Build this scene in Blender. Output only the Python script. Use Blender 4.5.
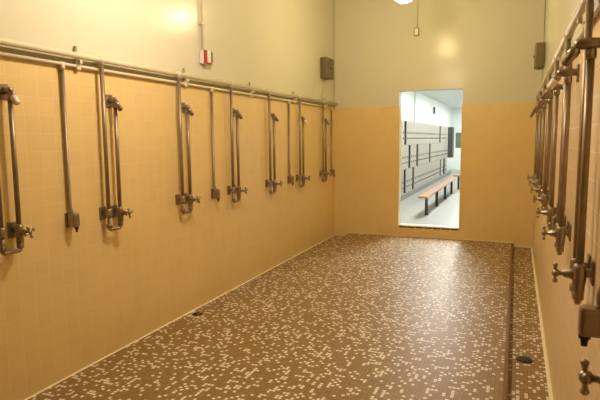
import bpy, bmesh, math, random
from mathutils import Vector, Matrix
C = bpy.context.scene
for o in list(bpy.data.objects): bpy.data.objects.remove(o)
col = C.collection
PI = math.pi

# ---------------------------------------------------------------- camera
yaw, pit, rol = 0.38870108, 0.11409379, -0.00810753
cy, sy, cp, sp, cr, sr = math.cos(yaw), math.sin(yaw), math.cos(pit), math.sin(pit), math.cos(rol), math.sin(rol)
fw = Vector((-sy*cp, cy*cp, -sp)); r0 = Vector((cy, sy, 0)); u0 = r0.cross(fw)
r1 = cr*r0 + sr*u0; u1 = -sr*r0 + cr*u0
cam = bpy.data.objects.new('camera', bpy.data.cameras.new('camera'))
col.objects.link(cam)
cam.matrix_world = Matrix(((r1.x, u1.x, -fw.x, 0), (r1.y, u1.y, -fw.y, 0), (r1.z, u1.z, -fw.z, 1.55), (0, 0, 0, 1)))
cam.data.sensor_width = 36; cam.data.lens = 36*527.574/600; cam.data.clip_start = 0.02
cam.data.dof.use_dof = True; cam.data.dof.focus_distance = 5.5; cam.data.dof.aperture_fstop = 8
C.camera = cam

# ---------------------------------------------------------------- world, exposure, main light values
w = bpy.data.worlds.new('world'); C.world = w; w.use_nodes = True
w.node_tree.nodes['Background'].inputs[0].default_value = (0.9, 0.8, 0.6, 1)
w.node_tree.nodes['Background'].inputs[1].default_value = 0.05
C.view_settings.view_transform = 'Standard'; C.view_settings.look = 'None'
C.view_settings.gamma = 1; C.view_settings.use_curve_mapping = False
C.view_settings.exposure = 0.33
LAMP_FAR = ((1.0, 0.82, 0.43), 76)      # colour, strength of the globe over the far half
LAMP_NEAR = ((1.0, 0.82, 0.64), 134)
TUBE = ((0.97, 1.0, 0.95), 76)

# ---------------------------------------------------------------- dimensions
XL, XR, YB, YF, ZC, ZT = -2.694, 0.285, 8.034, -4.0, 3.9, 2.038
DX0, DX1, DZ0, DZ1 = -1.665, -0.742, 0.225, 2.262      # doorway
IX0, IX1, IZ = -2.42, 0.0, 0.055                       # raised middle of the floor
WT = 0.16                                              # back wall thickness
LY = YB + WT                                           # locker room starts
LXL, LXR, LYB, LZC = -3.02, 3.2, 27.0, 3.04

# ---------------------------------------------------------------- materials
def new_mat(name):
    m = bpy.data.materials.new(name); m.use_nodes = True
    return m, m.node_tree, m.node_tree.nodes['Principled BSDF']
def mat(name, rgb, rough=0.5, metal=0.0, var=0.0, scale=8.0, bump=0.0, spec=0.5):
    m, t, b = new_mat(name)
    b.inputs['Roughness'].default_value = rough; b.inputs['Metallic'].default_value = metal
    b.inputs['Specular IOR Level'].default_value = spec
    tc = t.nodes.new('ShaderNodeTexCoord'); n = t.nodes.new('ShaderNodeTexNoise')
    n.inputs['Scale'].default_value = scale; n.inputs['Detail'].default_value = 4
    t.links.new(tc.outputs['Object'], n.inputs['Vector'])
    mx = t.nodes.new('ShaderNodeMix'); mx.data_type = 'RGBA'
    mx.inputs[6].default_value = (*[c*(1-var) for c in rgb], 1); mx.inputs[7].default_value = (*[min(1, c*(1+var)) for c in rgb], 1)
    t.links.new(n.outputs['Fac'], mx.inputs[0]); t.links.new(mx.outputs[2], b.inputs['Base Color'])
    if bump:
        bp = t.nodes.new('ShaderNodeBump'); bp.inputs['Strength'].default_value = bump; bp.inputs['Distance'].default_value = 0.002
        t.links.new(n.outputs['Fac'], bp.inputs['Height']); t.links.new(bp.outputs[0], b.inputs['Normal'])
    return m
def emis(name, rgb, s):
    m, t, b = new_mat(name)
    b.inputs['Base Color'].default_value = (0.9, 0.9, 0.85, 1)
    b.inputs['Emission Color'].default_value = (*rgb, 1); b.inputs['Emission Strength'].default_value = s
    return m
def tile_mat(name, ax, c1, c2, grout, z0=ZT, s=0.1095, gw=0.0021):
    m, t, b = new_mat(name); N = t.nodes; L = t.links
    tc = N.new('ShaderNodeTexCoord'); sx = N.new('ShaderNodeSeparateXYZ'); L.new(tc.outputs['Object'], sx.inputs[0])
    cb = N.new('ShaderNodeCombineXYZ')
    L.new(sx.outputs[ax], cb.inputs[0])
    ad = N.new('ShaderNodeMath'); ad.operation = 'SUBTRACT'; L.new(sx.outputs[2], ad.inputs[0]); ad.inputs[1].default_value = z0 - s*40
    L.new(ad.outputs[0], cb.inputs[1])
    br = N.new('ShaderNodeTexBrick'); L.new(cb.outputs[0], br.inputs['Vector'])
    br.offset = 0; br.squash = 1
    br.inputs['Scale'].default_value = 1; br.inputs['Brick Width'].default_value = s; br.inputs['Row Height'].default_value = s
    br.inputs['Mortar Size'].default_value = gw; br.inputs['Mortar Smooth'].default_value = 0.3; br.inputs['Bias'].default_value = 0
    br.inputs['Color1'].default_value = (*c1, 1); br.inputs['Color2'].default_value = (*c2, 1); br.inputs['Mortar'].default_value = (*grout, 1)
    n = N.new('ShaderNodeTexNoise'); n.inputs['Scale'].default_value = 1.3; L.new(tc.outputs['Object'], n.inputs['Vector'])
    mx = N.new('ShaderNodeMix'); mx.data_type = 'RGBA'; mx.blend_type = 'MULTIPLY'; mx.inputs[0].default_value = 1
    rp = N.new('ShaderNodeMapRange'); rp.inputs[3].default_value = 0.93; rp.inputs[4].default_value = 1.05
    L.new(n.outputs['Fac'], rp.inputs[0]); L.new(br.outputs['Color'], mx.inputs[6]); L.new(rp.outputs[0], mx.inputs[7])
    L.new(mx.outputs[2], b.inputs['Base Color'])
    b.inputs['Roughness'].default_value = 0.32; b.inputs['Specular IOR Level'].default_value = 0.4
    bp = N.new('ShaderNodeBump'); bp.invert = True; bp.inputs['Strength'].default_value = 0.25; bp.inputs['Distance'].default_value = 0.0015
    L.new(br.outputs['Fac'], bp.inputs['Height']); L.new(bp.outputs[0], b.inputs['Normal'])
    return m
def mosaic_mat():
    m, t, b = new_mat('brown_mosaic'); N = t.nodes; L = t.links
    def math_(op, a, v=None, v2=None):
        n = N.new('ShaderNodeMath'); n.operation = op
        for i, q in enumerate((a, v, v2)):
            if q is None: continue
            if isinstance(q, (int, float)): n.inputs[i].default_value = q
            else: L.new(q, n.inputs[i])
        return n.outputs[0]
    tc = N.new('ShaderNodeTexCoord'); sx = N.new('ShaderNodeSeparateXYZ'); L.new(tc.outputs['Object'], sx.inputs[0])
    s = 0.0238
    u = math_('DIVIDE', sx.outputs[0], s); v = math_('DIVIDE', sx.outputs[1], s)
    fu, fv = math_('FLOOR', u), math_('FLOOR', v)
    cb = N.new('ShaderNodeCombineXYZ'); L.new(fu, cb.inputs[0]); L.new(fv, cb.inputs[1])
    wn = N.new('ShaderNodeTexWhiteNoise'); wn.noise_dimensions = '2D'; L.new(cb.outputs[0], wn.inputs['Vector'])
    white = math_('GREATER_THAN', wn.outputs['Value'], 0.775)
    du = math_('ABSOLUTE', math_('SUBTRACT', math_('FRACT', u), 0.5)); dv = math_('ABSOLUTE', math_('SUBTRACT', math_('FRACT', v), 0.5))
    tile = math_('LESS_THAN', math_('MAXIMUM', du, dv), 0.41)
    # browns vary tile by tile
    wn2 = N.new('ShaderNodeTexWhiteNoise'); wn2.noise_dimensions = '3D'
    cb2 = N.new('ShaderNodeCombineXYZ'); L.new(fu, cb2.inputs[0]); L.new(fv, cb2.inputs[1]); cb2.inputs[2].default_value = 7.3
    L.new(cb2.outputs[0], wn2.inputs['Vector'])
    def mixc(f, a, c):
        x = N.new('ShaderNodeMix'); x.data_type = 'RGBA'; L.new(f, x.inputs[0])
        for i, q in ((6, a), (7, c)):
            if isinstance(q, tuple): x.inputs[i].default_value = (*q, 1)
            else: L.new(q, x.inputs[i])
        return x.outputs[2]
    brown = mixc(wn2.outputs['Value'], (0.27, 0.152, 0.040), (0.37, 0.22, 0.068))
    c = mixc(white, brown, (0.90, 0.81, 0.66))
    c = mixc(tile, (0.20, 0.115, 0.040), c)
    L.new(c, b.inputs['Base Color'])
    b.inputs['Roughness'].default_value = 0.44; b.inputs['Specular IOR Level'].default_value = 0.5
    nz = N.new('ShaderNodeTexNoise'); nz.inputs['Scale'].default_value = 60; L.new(tc.outputs['Object'], nz.inputs['Vector'])
    bp = N.new('ShaderNodeBump'); bp.inputs['Strength'].default_value = 0.15; bp.inputs['Distance'].default_value = 0.001
    h = math_('ADD', tile, nz.outputs['Fac']); L.new(h, bp.inputs['Height']); L.new(bp.outputs[0], b.inputs['Normal'])
    return m
M = {}
M['paint'] = mat('cream_gloss_paint', (0.73, 0.69, 0.52), 0.21, var=0.03, scale=1.2, bump=0.06, spec=0.20)
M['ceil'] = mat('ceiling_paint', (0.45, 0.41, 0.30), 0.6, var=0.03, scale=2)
M['tile_y'] = tile_mat('tan_tile_side', 1, (0.83, 0.615, 0.265), (0.86, 0.64, 0.28), (0.88, 0.70, 0.40))
M['tile_x'] = tile_mat('tan_tile_back', 0, (0.83, 0.615, 0.265), (0.86, 0.64, 0.28), (0.86, 0.66, 0.34))
M['tile_r'] = tile_mat('tan_tile_wide_joints', 1, (0.81, 0.585, 0.275), (0.84, 0.61, 0.29), (0.95, 0.82, 0.60), gw=0.0032)
M['floor'] = mosaic_mat()
M['brown'] = mat('brown_edge_tile', (0.17, 0.085, 0.028), 0.45, var=0.1, scale=20)
M['caulk'] = mat('cream_sealant', (0.90, 0.78, 0.50), 0.5, var=0.08, scale=12)
M['pipe_paint'] = mat('cream_painted_pipe', (0.74, 0.66, 0.46), 0.35, var=0.06, scale=6)
M['pipe'] = mat('aged_brown_pipe', (0.36, 0.275, 0.185), 0.42, 0.6, var=0.25, scale=14)
M['chrome'] = mat('worn_chrome', (0.36, 0.29, 0.225), 0.30, 0.9, var=0.25, scale=30)
M['plate'] = mat('dull_metal_plate', (0.30, 0.24, 0.165), 0.4, 0.7, var=0.2, scale=20)
M['dark'] = mat('dark_metal', (0.025, 0.02, 0.015), 0.45, 0.3, var=0.2, scale=30)
M['tip'] = mat('cream_white_tip', (0.86, 0.78, 0.66), 0.4, 0.0, var=0.08, scale=60)  # plain cream-white colour for the ends of a few shower heads
M['box'] = mat('tarnished_steel', (0.21, 0.155, 0.075), 0.42, 0.6, var=0.2, scale=10)
M['olive'] = mat('olive_paint', (0.30, 0.26, 0.14), 0.5, var=0.1, scale=12)
M['olive_strip'] = mat('olive_grey_strip', (0.42, 0.38, 0.25), 0.5, var=0.1, scale=12)
M['red'] = mat('red_enamel', (0.42, 0.012, 0.012), 0.35, var=0.05)
M['white'] = mat('white_enamel', (0.82, 0.80, 0.72), 0.35, var=0.03)
M['conduit'] = mat('grey_cream_conduit', (0.68, 0.62, 0.44), 0.45, var=0.05)
M['marble'] = mat('white_threshold_tile', (0.86, 0.82, 0.74), 0.3, var=0.05, scale=20)
M['black'] = mat('black_steel', (0.025, 0.025, 0.024), 0.5, 0.2, var=0.2)
M['brass'] = mat('worn_brass', (0.55, 0.38, 0.14), 0.3, 0.9, var=0.2, scale=30)
M['lwall'] = mat('white_wall_paint', (0.78, 0.82, 0.79), 0.5, var=0.02, scale=1)
M['lfloor'] = mat('grey_concrete', (0.25, 0.245, 0.23), 0.45, var=0.08, scale=2.5)
M['plinth'] = mat('grey_plinth_paint', (0.20, 0.195, 0.175), 0.5, var=0.06, scale=4)
M['locker'] = mat('beige_locker_enamel', (0.36, 0.335, 0.27), 0.4, var=0.04, scale=3)
M['lockdark'] = mat('locker_inside_shade', (0.012, 0.011, 0.010), 0.7, var=0.1)  # near-black puts the inside shade of open compartments and vents into the colour
M['grey'] = mat('dark_grey_enamel', (0.06, 0.06, 0.06), 0.45, var=0.1)
M['wood'] = mat('varnished_bench_wood', (0.38, 0.185, 0.07), 0.3, var=0.15, scale=5)
M['green'] = mat('green_board', (0.10, 0.15, 0.085), 0.6, var=0.08)
M['globe_far'] = emis('far_globe_glass', *LAMP_FAR)
M['globe_near'] = emis('near_globe_glass', *LAMP_NEAR)
M['tube'] = emis('fluorescent_diffuser', *TUBE)

# ---------------------------------------------------------------- mesh helpers
class MB:
    def __init__(s): s.bm = bmesh.new(); s.mats = []
    def _m(s, faces, m):
        if m not in s.mats: s.mats.append(m)
        i = s.mats.index(m)
        for f in faces: f.material_index = i
    def box(s, x0, y0, z0, x1, y1, z1, m, bev=0.0):
        b = bmesh.new(); bmesh.ops.create_cube(b, size=1)
        for v in b.verts: v.co = Vector(((x0+x1)/2 + v.co.x*(x1-x0), (y0+y1)/2 + v.co.y*(y1-y0), (z0+z1)/2 + v.co.z*(z1-z0)))
        if bev: bmesh.ops.bevel(b, geom=list(b.edges), offset=bev, segments=2, affect='EDGES', profile=0.5)
        s._merge(b, m); return s
    def _merge(s, b, m, smooth=False):
        vm = {v: s.bm.verts.new(v.co) for v in b.verts}; fs = []
        for f in b.faces:
            try: nf = s.bm.faces.new([vm[v] for v in f.verts]); nf.smooth = smooth; fs.append(nf)
            except ValueError: pass
        s._m(fs, m); b.free()
    def lathe(s, base, axis, prof, m, seg=16):
        """prof: (distance along axis, radius)"""
        base = Vector(base); a = Vector(axis).normalized()
        t = Vector((0, 0, 1)) if abs(a.z) < 0.9 else Vector((1, 0, 0))
        p = a.cross(t).normalized(); q = a.cross(p)
        rings = []
        for d, r in prof:
            rings.append([s.bm.verts.new(base + a*d + (p*math.cos(2*PI*k/seg) + q*math.sin(2*PI*k/seg))*max(r, 1e-4)) for k in range(seg)])
        fs = []
        for A, B in zip(rings, rings[1:]):
            for k in range(seg):
                f = s.bm.faces.new((A[k], A[(k+1) % seg], B[(k+1) % seg], B[k])); f.smooth = True; fs.append(f)
        fs.append(s.bm.faces.new(rings[0][::-1])); fs.append(s.bm.faces.new(rings[-1]))
        s._m(fs, m); return s
    def tube(s, pts, r, m, seg=12):
        pts = [Vector(p) for p in pts]; rings = []
        d0 = (pts[1]-pts[0]).normalized(); t = Vector((0, 1, 0)) if abs(d0.y) < 0.9 else Vector((1, 0, 0))
        for i, P in enumerate(pts):
            d = ((pts[min(i+1, len(pts)-1)] - P).normalized() + (P - pts[max(i-1, 0)]).normalized()).normalized()
            a = (t - d*t.dot(d)).normalized(); t = a; b = d.cross(a)
            rings.append([s.bm.verts.new(P + (a*math.cos(2*PI*k/seg) + b*math.sin(2*PI*k/seg))*r) for k in range(seg)])
        fs = []
        for A, B in zip(rings, rings[1:]):
            for k in range(seg):
                f = s.bm.faces.new((A[k], A[(k+1) % seg], B[(k+1) % seg], B[k])); f.smooth = True; fs.append(f)
        fs.append(s.bm.faces.new(rings[0][::-1])); fs.append(s.bm.faces.new(rings[-1]))
        s._m(fs, m); return s
    def ball(s, c, r, m, sc=(1, 1, 1)):
        b = bmesh.new(); bmesh.ops.create_uvsphere(b, u_segments=16, v_segments=10, radius=r)
        for v in b.verts: v.co = Vector((v.co.x*sc[0], v.co.y*sc[1], v.co.z*sc[2])) + Vector(c)
        s._merge(b, m, True); return s
    def build(s, name, parent=None, loc=(0, 0, 0)):
        bmesh.ops.recalc_face_normals(s.bm, faces=list(s.bm.faces))
        me = bpy.data.meshes.new(name); s.bm.to_mesh(me); s.bm.free()
        for m in s.mats: me.materials.append(M[m])
        o = bpy.data.objects.new(name, me); col.objects.link(o); o.location = loc
        if parent: o.parent = parent
        return o
def bend(p, a, b, r, n=5):
    """arc points replacing the corner p between a and b"""
    p, a, b = Vector(p), Vector(a), Vector(b); da = (a-p).normalized()*r; db = (b-p).normalized()*r
    out = []
    for i in range(n+1):
        t = i/n; out.append((p+da)*(1-t)**2 + p*2*t*(1-t) + (p+db)*t*t)
    return out
def tag(o, label, cat, group=None, kind=None):
    o['label'] = label; o['category'] = cat
    if group: o['group'] = group
    if kind: o['kind'] = kind
    return o
def thing(name, loc, label, cat, group=None, rz=0):
    o = bpy.data.objects.new(name, None); col.objects.link(o); o.location = loc; o.rotation_euler.z = rz
    o.empty_display_size = 0.1
    return tag(o, label, cat, group)
def struct(mb, name, label=None):
    o = mb.build(name); o['kind'] = 'structure'
    if label: o['label'] = label
    return o
def copy_tree(o, parent=None):
    c = o.copy(); col.objects.link(c)
    if parent: c.parent = parent
    for ch in list(o.children): copy_tree(ch, c)
    return c

# ---------------------------------------------------------------- shower room shell
m = MB()
m.box(XL-0.15, YF, -0.12, XR+0.15, YB, 0.0, 'floor')
m.box(IX0, YF, 0.0, IX1-0.022, YB, IZ, 'floor')
struct(m, 'floor')
m = MB(); m.box(IX1-0.022, YF, 0.0, IX1+0.004, YB, IZ+0.001, 'brown', 0.006); struct(m, 'trim_1')
m = MB(); m.box(XL-0.15, YF-0.15, ZC, XR+0.15, YB+WT, ZC+0.1, 'ceil'); struct(m, 'ceiling')
def side_wall(name, x, sgn):
    m = MB()
    a, b = sorted((x, x + sgn*0.15))
    m.box(a, YF, -0.12, b, YB+WT, ZT, 'tile_y')
    a, b = sorted((x + sgn*0.006, x + sgn*0.15))
    m.box(a, YF, ZT, b, YB+WT, ZC, 'paint')
    struct(m, name)
side_wall('wall_left', XL, -1)
m = MB()                                                # right wall: its foot leans in a little
prof = [(XR-0.030, 0), (XR, 1.0), (XR, ZT), (XR+0.006, ZT), (XR+0.006, ZC), (XR+0.15, ZC), (XR+0.15, 0)]
vs = [[m.bm.verts.new((a, y, b)) for a, b in prof] for y in (YF, YB+WT)]
fs = [m.bm.faces.new((vs[0][k], vs[0][(k+1) % 7], vs[1][(k+1) % 7], vs[1][k])) for k in range(7)]
fs += [m.bm.faces.new(vs[0]), m.bm.faces.new(vs[1][::-1])]
m._m(fs, 'tile_r'); m._m([fs[3]], 'paint'); struct(m, 'wall_right')
m = MB()
m.box(XL, YB, -0.12, DX0+0.012, YB+WT, ZT, 'tile_x'); m.box(DX1-0.010, YB, -0.12, XR, YB+WT, ZT, 'tile_x')
m.box(DX0+0.012, YB, -0.12, DX1-0.010, YB+WT, DZ0-0.02, 'tile_x')
m.box(XL, YB+0.006, ZT, DX0, YB+WT, ZC, 'paint'); m.box(DX1, YB+0.006, ZT, XR, YB+WT, ZC, 'paint')
m.box(DX0, YB+0.006, DZ1, DX1, YB+WT, ZC, 'paint')
struct(m, 'wall_back')
m = MB(); m.box(XL-0.15, YF-0.15, -0.12, XR+0.15, YF, ZC, 'paint'); struct(m, 'wall_front')
m = MB()                                                # threshold of small white tiles with dark open joints below
sw = (DX1-0.010-(DX0+0.012))
m.box(DX0+0.012, YB+0.012, DZ0-0.02, DX1-0.010, YB+WT-0.004, DZ0-0.012, 'dark')
for k in range(7):
    a = DX0+0.012 + sw*k/7
    m.box(a+0.012, YB-0.003, DZ0-0.034, a+sw/7-0.006, YB+0.002, DZ0-0.014, 'dark')
    m.box(a+0.004, YB-0.006, DZ0-0.014, a+sw/7-0.004, YB+WT+0.01, DZ0+0.004, 'marble', 0.003)
struct(m, 'trim_2')
def cove(name, x, s, w_):
    m = MB(); v = []
    for y in (YF, YB):
        v.append([m.bm.verts.new((x + s*a, y, b)) for a, b in ((0, 0), (w_, 0), (w_*0.8, 0.002), (w_*0.5, 0.005), (w_*0.2, 0.007), (0, 0.007))])
    fs = [m.bm.faces.new((v[0][k], v[0][(k+1) % 6], v[1][(k+1) % 6], v[1][k])) for k in range(6)]
    fs += [m.bm.faces.new(v[0]), m.bm.faces.new(v[1][::-1])]
    m._m(fs, 'caulk'); struct(m, name)
cove('baseboard_left', XL, 1, 0.010); cove('baseboard_right', XR-0.030, -1, 0.022)
m = MB(); m.box(IX0, YB-0.012, IZ, IX1, YB, IZ+0.010, 'caulk'); m.box(XL+0.02, YB-0.010, 0, IX0, YB, 0.010, 'caulk'); m.box(IX1+0.005, YB-0.010, 0, XR-0.02, YB, 0.010, 'caulk')
struct(m, 'baseboard_back')

# ---------------------------------------------------------------- locker room shell
m = MB(); m.box(LXL-0.1, LY, -0.1, LXR+0.1, LYB, 0, 'lfloor'); struct(m, 'floor_locker_room')
m = MB(); m.box(LXL-0.1, LY, LZC, LXR+0.1, LYB+0.1, LZC+0.1, 'lwall')
struct(m, 'ceiling_locker_room')
m = MB(); m.box(LXL-0.1, LY, -0.1, LXL, LYB, LZC, 'lwall'); struct(m, 'wall_locker_room_left')
m = MB(); m.box(LXR, LY, -0.1, LXR+0.1, LYB, LZC, 'lwall'); struct(m, 'wall_locker_room_right')
m = MB(); m.box(LXL-0.1, LYB, -0.1, LXR+0.1, LYB+0.1, LZC, 'lwall'); struct(m, 'wall_locker_room_back')
m = MB(); m.box(XR+0.15, YB, -0.1, LXR+0.1, LY, LZC, 'lwall'); m.box(LXL-0.1, YB, -0.1, XL-0.15, LY, LZC, 'lwall')
struct(m, 'wall_locker_room_front')

# ---------------------------------------------------------------- lamps
def globe_lamp(x, y, z, mt, label):
    t = thing('pendant_lamp', (x, y, z), label, 'lamp', 'globe lamps along the shower room ceiling')
    m = MB(); m.ball((0, 0, 0), 0.125, mt, (1, 1, 0.95)); m.build('glass_globe', t)
    m = MB(); m.lathe((0, 0, 0.10), (0, 0, 1), [(0, 0.06), (0.03, 0.062), (0.05, 0.04), (0.07, 0.012)], 'brass'); m.build('lamp_collar', t)
    m = MB(); m.tube([(0, 0, 0.16), (0, 0, ZC-z-0.02)], 0.008, 'brass'); m.build('stem', t)
    m = MB(); m.lathe((0, 0, ZC-z), (0, 0, -1), [(0, 0.065), (0.015, 0.06), (0.04, 0.015)], 'brass'); m.build('ceiling_canopy', t)
globe_lamp(-1.22, 6.08, 3.17, 'globe_far', 'round glowing globe lamp hanging high before the doorway wall, cut by the top edge')
globe_lamp(-1.48, 2.95, 2.96, 'globe_near', 'round glowing globe lamp hanging over the near half of the shower room')
def strip_light(x, y, label):
    t = thing('fluorescent_fixture', (x, y, LZC), label, 'ceiling light', 'fluorescent fixtures in the locker room')
    m = MB(); m.box(-0.16, -0.65, -0.06, 0.16, 0.65, 0, 'white', 0.005); m.build('housing', t)
    m = MB(); m.box(-0.14, -0.62, -0.085, 0.14, 0.62, -0.058, 'tube', 0.008); m.build('diffuser', t)
strip_light(-1.15, 9.8, 'long fluorescent ceiling fixture just inside the doorway above the bench')
strip_light(-1.15, 12.5, 'long fluorescent ceiling fixture above the middle of the bench')
strip_light(-1.15, 15.5, 'long fluorescent ceiling fixture above the far end of the bench')
strip_light(-1.15, 18.6, 'long fluorescent ceiling fixture past the end of the bench')
strip_light(-1.15, 21.8, 'long fluorescent ceiling fixture beside the grey cabinet')
strip_light(-1.15, 25.0, 'long fluorescent ceiling fixture near the green board')

# ---------------------------------------------------------------- overhead supply pipes
def supply(x, s, side, y0):
    t = thing('water_pipe', (x + s*0.049, y0, 2.100), 'thick cream painted water pipe running high along the %s wall above the shower fixtures' % side, 'pipe', 'painted supply pipes')
    L = YB - y0 - 0.02
    m = MB(); m.tube([(0, 0, 0), (0, L, 0)], 0.020, 'pipe_paint', 16); m.build('pipe_run', t)
    for k, yy in enumerate(risers[side]):
        m = MB(); m.lathe((0, yy-y0-0.028, 0), (0, 1, 0), [(0, 0.020), (0.001, 0.025), (0.055, 0.025), (0.056, 0.020)], 'pipe_paint')
        m.tube([(0, yy-y0, 0), (0, yy-y0, -0.030)], 0.0175, 'pipe_paint', 12); m.build('tee_fitting', t)
valve_l = [2.172, 3.015, 3.91, 4.79, 5.67, 6.59, 7.50]
valve_r = [7.50, 6.62, 5.74, 4.86, 3.98, 3.12, 2.20, 1.24]
soap_l = [2.585, 4.36, 6.19, 7.85]
soap_r = [6.95, 5.20, 3.45, 1.77]
risers = {'left': [v-0.115 for v in valve_l], 'right': [v+0.115 for v in valve_r]}
supply(XL, 1, 'left', YF); supply(XR, -1, 'right', YF)
def soap_line(x, s, side, ends):
    xs = x + s*0.0195
    m = MB()
    if side == 'left':
        m.tube([(xs, YF, 2.036), (xs, ends[-1]-0.04, 2.036)] + bend((xs, ends[-1], 2.036), (xs, ends[-1]-1, 2.036), (xs, ends[-1], 1), 0.035) + [(xs, ends[-1], 1.99)], 0.012, 'pipe_paint')
    else:
        m.tube([(xs, YF, 2.036), (xs, 7.6, 2.036)], 0.012, 'pipe_paint')
    for e in ends: m.lathe((xs, e-0.022, 2.036), (0, 1, 0), [(0, 0.012), (0.001, 0.015), (0.043, 0.015), (0.044, 0.012)], 'pipe_paint'); m.tube([(xs, e, 2.036), (xs, e, 1.999)], 0.0165, 'pipe_paint')
    tag(m.build('soap_pipe'), 'thin cream painted pipe under the thick water pipe on the %s wall' % side, 'pipe', 'painted supply pipes')
soap_line(XL, 1, 'left', soap_l); soap_line(XR, -1, 'right', soap_r)

for nm, xa, xb in (('band_strip_left', XL, XL+0.007), ('band_strip_right', XR-0.007, XR)):
    m = MB(); m.box(xa, YF, 2.050, xb, YB-0.02, 2.080, 'olive_strip', 0.002); struct(m, nm)  # olive-grey strip added to darken the band between the two supply pipes
# ---------------------------------------------------------------- shower fixtures (local frame: wall at x=0, room towards +x)
PX = 0.049
def head_mesh(hx, hz, white):
    m = MB(); d = Vector((0.56, 0, -0.83)); c = Vector((hx, 0, hz))
    m.ball(c, 0.020, 'chrome')
    if white:
        m.lathe(c, d, [(0.008, 0.013), (0.018, 0.013), (0.022, 0.020), (0.040, 0.020), (0.042, 0.016)], 'chrome')
        m.lathe(c, d, [(0.040, 0.017), (0.044, 0.019), (0.088, 0.0175), (0.094, 0.013)], 'tip')
    else:
        m.lathe(c, d, [(0.008, 0.013), (0.018, 0.013), (0.022, 0.020), (0.045, 0.020), (0.048, 0.017), (0.082, 0.018), (0.084, 0.015)], 'chrome')
        m.lathe(c, d, [(0.0835, 0.012), (0.0865, 0.011)], 'dark')
    return m
def make_shower(hx, hz):
    t = thing('shower_fixture', (0, 0, 0), '-', 'shower', '-')
    r = 0.0142; ry = -0.115
    m = MB(); m.tube([(PX, ry, 2.068), (PX, ry, 1.01)], r, 'pipe'); m.build('supply_riser', t)
    for y, z in ((ry, 1.045), (0, 1.045)):
        m = MB(); m.box(0, y-0.040, z-0.046, 0.009, y+0.020, z+0.044, 'plate', 0.004)
        m.box(0.006, y-0.013, z-0.014, PX, y+0.013, z+0.014, 'plate', 0.003)
        m.lathe((PX, y, z-0.03), (0, 0, 1), [(0, r), (0.002, 0.021), (0.012, 0.023), (0.048, 0.023), (0.058, 0.020), (0.06, r)], 'pipe')
        m.build('wall_bracket', t)
    m = MB(); zb = 0.925
    pts = [(PX, ry, 1.02), (PX, ry, zb+0.035)] + bend((PX, ry, zb), (PX, ry, 2), (PX, 0, zb), 0.018) + bend((PX, 0, zb), (PX, ry, zb), (PX, 0, 2), 0.018) + [(PX, 0, 0.99)]
    m.tube(pts, 0.0125, 'chrome')
    for y in (ry, 0): m.lathe((PX, y, zb+0.012), (0, 0, 1), [(0, 0.013), (0.003, 0.020), (0.030, 0.020), (0.034, 0.013)], 'chrome', 8)
    m.build('return_bend', t)
    m = MB()
    m.lathe((PX, 0, 0.965), (0, 0, 1), [(0, 0.014), (0.006, 0.021), (0.03, 0.022), (0.045, 0.024), (0.07, 0.027), (0.09, 0.024), (0.105, 0.020), (0.112, 0.014)], 'chrome')
    m.lathe((PX, 0, 1.035), (1, 0, 0), [(0, 0.021), (0.028, 0.021), (0.034, 0.017), (0.05, 0.015), (0.056, 0.009), (0.084, 0.0075)], 'chrome')
    m.build('valve_body', t)
    m = MB()                                           # origin at the centre of the cross
    m.lathe((-0.014, 0, 0), (1, 0, 0), [(0, 0.010), (0.004, 0.014), (0.02, 0.014), (0.026, 0.007)], 'chrome')
    for k in range(4):
        a = k*PI/2; d = Vector((0, math.cos(a), math.sin(a)))
        m.lathe(d*0.006, d, [(0, 0.0072), (0.012, 0.0056), (0.018, 0.0072), (0.023, 0.0098), (0.028, 0.0085), (0.032, 0.003)], 'chrome', 10)
    m.build('cross_handle', t, (PX+0.082, 0, 1.035))
    m = MB(); m.tube([(PX, 0, 1.08), (PX, 0, hz-0.045)], r, 'pipe'); m.build('head_pipe', t)
    m = MB()
    m.box(0, -0.044, hz-0.05, 0.009, 0.026, hz+0.04, 'plate', 0.004)
    m.lathe((0.006, 0, hz), (1, 0, 0), [(0, 0.024), (0.01, 0.018), (0.03, 0.020), (hx-0.008, 0.021), (hx+0.002, 0.016), (hx+0.006, 0.004)], 'chrome')
    m.lathe((PX, 0, hz-0.055), (0, 0, 1), [(0, 0.0135), (0.002, 0.019), (0.03, 0.019), (0.04, 0.014)], 'chrome')
    m.build('head_bracket', t)
    head_mesh(hx, hz, False).build('shower_head', t)
    return t
protos = {'left': make_shower(0.050, 1.838), 'right': make_shower(0.086, 1.885)}
def mesh_only(mb):
    o = mb.build('shower_head'); me = o.data; bpy.data.objects.remove(o); return me
white_head = {'left': mesh_only(head_mesh(0.050, 1.838, True)), 'right': mesh_only(head_mesh(0.086, 1.885, True))}
rng = random.Random(4)
ordn = ['first', 'second', 'third', 'fourth', 'fifth', 'sixth', 'seventh', 'eighth']
first = True
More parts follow.
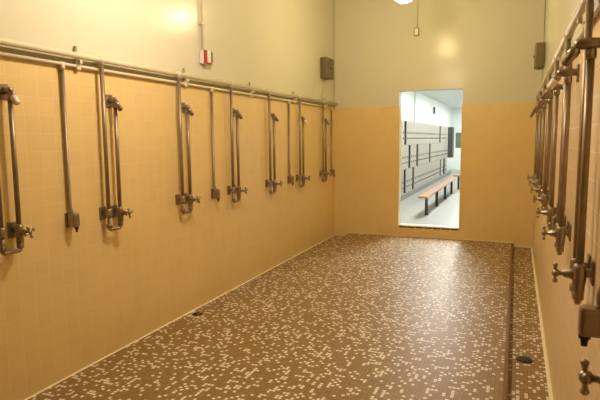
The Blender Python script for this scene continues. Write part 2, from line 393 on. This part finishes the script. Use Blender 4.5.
for side, xs, rz, vals in (('left', XL, 0, valve_l), ('right', XR, PI, valve_r)):
    n = len(vals)
    for i, y in enumerate(vals):
        o = copy_tree(protos[side])
        o.location = (xs, y, 0); o.rotation_euler.z = rz
        white = (side == 'left' and i in (0, 5)) or (side == 'right' and i == 5)
        if side == 'left':
            lb = ['twin pipe shower with white-tipped head on the left wall, cut by the left edge',
                  'twin pipe shower on the left wall, the nearest one shown whole, two pipes left of centre',
                  'twin pipe shower on the left wall, third from the left edge',
                  'twin pipe shower on the left wall, fourth from the left edge',
                  'twin pipe shower on the left wall, fifth from the left edge',
                  'twin pipe shower with white-tipped head, second from the far corner on the left wall',
                  'twin pipe shower on the left wall in the far corner under the steel box'][i]
        else:
            lb = ['farthest shower on the right wall, beside the doorway wall corner',
                  'second farthest twin pipe shower on the right wall',
                  'third farthest twin pipe shower on the right wall',
                  'fourth farthest twin pipe shower on the right wall',
                  'fifth farthest twin pipe shower on the right wall',
                  'twin pipe shower with white-tipped head, third nearest on the right wall',
                  'thick blurred twin pipe shower on the right wall beyond the near soap box',
                  'nearest right wall shower, only its cross handle showing in the bottom right corner'][i]
        if side == 'left' and i == 1: lb = 'twin pipe shower on the left wall, second from the left edge'
        o['label'] = lb; o['group'] = 'showers along the %s wall' % side
        for ch in o.children:
            if ch.name.startswith('cross_handle'): ch.rotation_euler.x = rng.uniform(0.1, 1.3)
            if white and ch.name.startswith('shower_head'): ch.data = white_head[side]; ch['label'] = 'shower head with a white spray tip'
for q in protos.values():
    for ch in list(q.children): bpy.data.objects.remove(ch)
    bpy.data.objects.remove(q)
# ---------------------------------------------------------------- soap valves on single pipes
def make_soap():
    t = thing('soap_dispenser', (0, 0, 0), '-', 'soap dispenser', '-')
    m = MB(); m.tube([(0.018, 0, 1.998), (0.018, 0, 1.12), (0.030, 0, 1.095), (0.034, 0, 1.08), (0.034, 0, 1.03)], 0.0125, 'pipe'); m.build('soap_tube', t)
    m = MB(); m.box(0, -0.032, 0.992, 0.010, 0.034, 1.090, 'plate', 0.004); m.build('wall_plate', t)
    m = MB(); m.box(0.010, -0.022, 0.995, 0.070, 0.030, 1.086, 'chrome', 0.010); m.build('valve_box', t)
    m = MB(); m.lathe((0.056, 0.008, 0.998), (0, 0, -1), [(0, 0.014), (0.012, 0.013), (0.016, 0.009), (0.036, 0.007)], 'dark'); m.build('spout', t)
    return t
proto = make_soap(); first = True
for side, xs, rz, vals in (('left', XL, 0, soap_l), ('right', XR, PI, soap_r)):
    for i, y in enumerate(vals):
        o = proto if first else copy_tree(proto); first = False
        o.location = (xs, y, 0); o.rotation_euler.z = rz
        if side == 'left':
            lb = ['single pipe with a small metal soap valve on the left wall, nearest the left edge',
                  'single pipe with soap valve on the left wall below the red alarm box',
                  'single pipe with soap valve on the left wall, between the fifth and sixth showers',
                  'single pipe with soap valve right in the far left corner'][i]
        else:
            lb = ['single pipe with soap valve nearest the doorway wall on the right wall',
                  'single pipe with soap valve on the right wall, among the middle showers',
                  'single pipe with soap valve on the right wall, behind the white-tipped shower',
                  'large blurred metal soap valve box at the right edge, nearest on the right wall'][i]
        o['label'] = lb; o['group'] = 'soap valves along the %s wall' % side
        if side == 'right' and i == 3:
            for ch in o.children:
                if not ch.name.startswith('soap_tube'): ch.location.z = -0.045; ch.scale.x = 1.3
# ---------------------------------------------------------------- pipe hangers
def make_hanger():
    t = thing('pipe_hanger', (0, 0, 0), '-', 'pipe bracket', '-')
    m = MB(); m.box(0.010, -0.009, 2.004, 0.015, 0.009, 2.150, 'pipe_paint', 0.002); m.box(0.002, -0.008, 2.130, 0.016, 0.008, 2.168, 'olive', 0.003); m.build('strap', t)
    m = MB(); m.box(0.008, -0.018, 2.012, 0.034, 0.018, 2.062, 'pipe_paint', 0.005); m.box(0.034, -0.012, 2.052, 0.055, 0.012, 2.078, 'pipe_paint', 0.003); m.build('clamp', t)
    return t
proto = make_hanger(); first = True
for side, xs, rz, ys in (('left', XL, 0, [2.715, 3.93, 5.15, 6.36, 7.55]), ('right', XR, PI, [2.715, 3.93, 5.15, 6.36, 7.55])):
    for i, y in enumerate(ys):
        o = proto if first else copy_tree(proto); first = False
        o.location = (xs, y, 0); o.rotation_euler.z = rz
        o['label'] = 'small pipe bracket hook on the %s wall, %s from the %s' % (side, ordn[i], 'left edge' if side == 'left' else 'near end')
        o['group'] = 'pipe brackets on the %s wall' % side
# ---------------------------------------------------------------- soap tanks high on the walls
def tank(xs, s, side, y):
    t = thing('soap_tank', (xs, y, 2.44), 'brown steel box high on the %s wall near the doorway wall corner' % side, 'steel box', 'steel boxes high on the walls', 0 if s > 0 else PI)
    a, b = (0, 0.30) if s > 0 else (-0.30, 0)
    m = MB(); m.box(0, a, 0, 0.105, b, 0.30, 'box', 0.006); m.build('tank_body', t)
    m = MB(); m.box(0.105, a+0.012, 0.012, 0.111, b-0.012, 0.288, 'box', 0.003); m.lathe((0.110, (a+b)/2, 0.15), (1, 0, 0), [(0, 0.016), (0.008, 0.014), (0.014, 0.006)], 'dark'); m.build('door', t)
    c = (0.04 if s > 0 else -0.04)
    m = MB(); m.lathe((0.06, c+0.03*s, 0), (0, 0, -1), [(0, 0.018), (0.02, 0.018), (0.03, 0.008)], 'plate'); m.build('outlet', t)
    m = MB(); cy_ = c+0.03*s
    m.tube([(0.06, cy_, -0.028), (0.06, cy_, -0.06), (0.040, cy_-0.01*s, -0.12), (0.022, cy_-0.015*s, -0.20), (0.022, cy_-0.015*s, -0.312)], 0.006, 'conduit', 8); m.build('feed_tube', t)
tank(XL, 1, 'left', 7.40); tank(XR, -1, 'right', 7.46)
# ---------------------------------------------------------------- fire alarm box and its conduit
t = thing('alarm_box', (XL, 4.20, 2.245), 'white and red alarm box on the upper left wall under a conduit', 'alarm box')
m = MB(); m.box(0, 0, 0, 0.045, 0.125, 0.115, 'white', 0.003); m.build('housing', t)
m = MB(); m.box(0.045, -0.002, -0.004, 0.056, 0.127, 0.119, 'red', 0.003); m.build('front_cover', t)
m = MB(); m.box(0.056, 0.040, 0.012, 0.062, 0.098, 0.121, 'white', 0.002); m.build('pull_plate', t)
m = MB(); m.box(0.056, 0.106, 0.018, 0.074, 0.114, 0.108, 'olive', 0.003); m.build('lever', t)
m = MB(); m.tube([(XL+0.014, 4.235, 2.36), (XL+0.014, 4.235, ZC-0.005)], 0.011, 'conduit')
for z in (2.60, 3.3): m.box(XL+0.0005, 4.205, z-0.010, XL+0.028, 4.265, z+0.010, 'conduit', 0.003)
tag(m.build('conduit_pipe'), 'thin cream conduit rising from the red alarm box on the left wall', 'conduit', 'wall conduits')
# switch box
t = thing('junction_box', (-1.415, YB, 3.045), 'tiny pale box on the upper doorway wall under a thin conduit', 'junction box')
m = MB(); m.box(-0.034, -0.042, 0, 0.034, 0.006, 0.115, 'plate', 0.003); m.build('box_body', t)
m = MB(); m.box(-0.024, -0.048, 0.012, 0.024, -0.042, 0.103, 'white', 0.002); m.build('cover_plate', t)
m = MB(); m.tube([(-1.410, YB-0.010, 3.16), (-1.410, YB-0.010, ZC-0.005)], 0.009, 'conduit')
tag(m.build('conduit_pipe'), 'thin grey conduit above the tiny box on the doorway wall', 'conduit', 'wall conduits')
# ---------------------------------------------------------------- floor drains
def drain(x, y, label, r_):
    t = thing('floor_drain', (x, y, 0), label, 'drain', 'floor drains')
    m = MB(); m.lathe((0, 0, 0), (0, 0, 1), [(0, r_), (0.004, r_-0.002), (0.005, r_-0.010)], 'dark', 24); m.build('drain_rim', t)
    m = MB()
    for k in range(-3, 4):
        h = math.sqrt((r_-0.010)**2 - (k*0.010)**2); m.box(k*0.010-0.003, -h, 0.005, k*0.010+0.003, h, 0.009, 'brass' if k in (1, 2) and x < -1 else 'dark', 0.001)
    m.build('grate', t)
drain(-2.600, 3.90, 'round dark drain in the gutter at the foot of the left wall', 0.045)
drain(0.105, 3.88, 'round black drain in the gutter on the right', 0.058)

# ---------------------------------------------------------------- lockers
LFX = -2.655
m = MB(); m.box(LXL+0.004, 11.2, 0, LFX+0.03, 24.0, 0.125, 'plinth', 0.004)
tag(m.build('locker_plinth'), 'long grey plinth under the row of beige lockers', 'plinth')
LW = 0.30; tiers = [(0.125, 0.755), (0.755, 1.385), (1.385, 2.015)]
def locker_body(open_):
    m = MB(); t_ = 0.012; D = 0.34
    m.box(-D, 0, 0.125, -D+t_, LW, 2.015, 'locker')
    m.box(-D, 0, 0.125, -0.004, t_, 2.015, 'locker'); m.box(-D, LW-t_, 0.125, -0.004, LW, 2.015, 'locker')
    for z in (0.125, 0.755, 1.385, 2.003): m.box(-D, 0, z, -0.004, LW, z+t_, 'locker')
    for k in open_:
        z0, z1 = tiers[k]; m.box(-D+0.013, t_+0.001, z0+0.013, -D+0.02, LW-t_-0.001, z1-0.002, 'lockdark'); m.box(-D+0.02, t_, z0+0.013, -0.006, t_+0.003, z1-0.002, 'lockdark'); m.box(-D+0.02, LW-t_-0.003, z0+0.013, -0.006, LW-t_, z1-0.002, 'lockdark')
        m.box(-D+0.02, t_, z0+0.012, -0.008, LW-t_, z0+0.016, 'lockdark')
    return m
def door_mesh():
    m = MB(); m.box(0, 0.006, 0.006, 0.016, LW-0.006, 0.624, 'locker', 0.003)
    for q in range(3): m.box(0.0155, 0.09, 0.288+q*0.020, 0.022, LW-0.10, 0.288+q*0.020+0.014, 'lockdark')
    return m
dm_o = door_mesh().build('locker_door'); dm = dm_o.data; bpy.data.objects.remove(dm_o)
hb = MB().box(0.0, -0.045, -0.018, 0.018, 0.045, 0.018, 'grey', 0.004)
hm_o = hb.build('door_handle'); hm = hm_o.data; bpy.data.objects.remove(hm_o)
body_cache = {}
y0 = 11.98; NL = 35
opens = {5: [2, 0], 7: [1], 9: [0], 11: [1], 19: [1], 27: [2], 28: [0], 31: [0], 32: [0]}
for k in range(NL):
    op = opens.get(k, [])
    key = tuple(op)
    if k in opens:
        wd = {0: 'bottom', 1: 'middle', 2: 'top'}
        lb = 'beige locker column, its %s compartment open and dark, %s' % (' and '.join(wd[q] for q in op), {5: 'the nearest dark slots by the doorway edge', 7: 'just right of the nearest dark slots', 9: 'low slot nearer the doorway', 11: 'the widest dark middle slot', 19: 'middle of the row', 27: 'near the far end of the row', 28: 'below the far dark top slot', 31: 'low slot before the grey cabinet', 32: 'last low slot beside the grey cabinet'}[k])
        g = 'beige lockers'
    else: lb = 'beige steel locker column with all three vented doors shut'; g = 'beige lockers'
    t = thing('locker_column', (LFX, y0+k*LW, 0), lb, 'locker', g)
    if key not in body_cache: body_cache[key] = locker_body(op).build('locker_frame', t).data
    else:
        o = bpy.data.objects.new('locker_frame', body_cache[key]); col.objects.link(o); o.parent = t
    for q, (z0, z1) in enumerate(tiers):
        if q in op: continue
        o = bpy.data.objects.new('locker_door', dm); col.objects.link(o); o.parent = t; o.location = (-0.004, 0, z0+0.002)
        h = bpy.data.objects.new('door_handle', hm); col.objects.link(h); h.parent = o; h.location = (0.016, 0.12, 0.175)
# grey cabinet at the far end of the row
t = thing('wall_cabinet', (-2.64, 22.55, 0.76), 'dark grey steel cabinet at the far end of the beige lockers', 'cabinet')
m = MB(); m.box(0, 0, 0, 0.20, 0.55, 1.25, 'grey', 0.006); m.build('cabinet_body', t)
for z in (0.015, 0.635):
    m = MB(); m.box(0.015, -0.012, z, 0.185, 0.0, z+0.60, 'grey', 0.003); m.build('panel', t)
# ---------------------------------------------------------------- benches
def bench(name, loc, rz, L, legs, label):
    t = thing(name, loc, label, 'bench', None, rz)
    m = MB(); m.box(-0.088, 0, 0.390, 0.088, L, 0.430, 'wood', 0.006); m.build('seat_plank', t)
    for y in legs:
        m = MB(); m.box(-0.028, y-0.028, 0.012, 0.028, y+0.028, 0.380, 'black', 0.004); m.box(-0.08, y-0.03, 0.380, 0.08, y+0.03, 0.390, 'black'); m.box(-0.04, y-0.04, 0, 0.04, y+0.04, 0.012, 'black', 0.003); m.build('leg', t)
bench('bench', (-1.655, 10.35, 0), 0, 5.55, [0.48, 1.98, 3.50, 4.95], 'long wooden bench on black posts in front of the lockers')
bench('bench', (-1.75, 16.75, 0), -PI/2, 1.8, [0.14, 1.6], 'short wooden bench behind the end of the long one, cut by the door edge')
# ---------------------------------------------------------------- things on the locker room walls
m = MB(); m.box(-2.78, LYB-0.04, 1.08, -1.5, LYB-0.004, 1.82, 'green', 0.004)
tag(m.build('notice_board'), 'dark green board on the far wall of the locker room', 'notice board')
m = MB(); m.box(LXL, 21.0, 2.50, LXL+0.06, 21.12, 2.76, 'grey', 0.004)
tag(m.build('wall_box'), 'small narrow dark box high on the wall above the lockers', 'wall box')
m = MB(); m.tube([(LXL+0.02, 16.9, 2.02), (LXL+0.02, 16.9, LZC)], 0.014, 'conduit')
tag(m.build('conduit_pipe'), 'thin vertical conduit on the white wall above the near lockers', 'conduit', 'wall conduits')
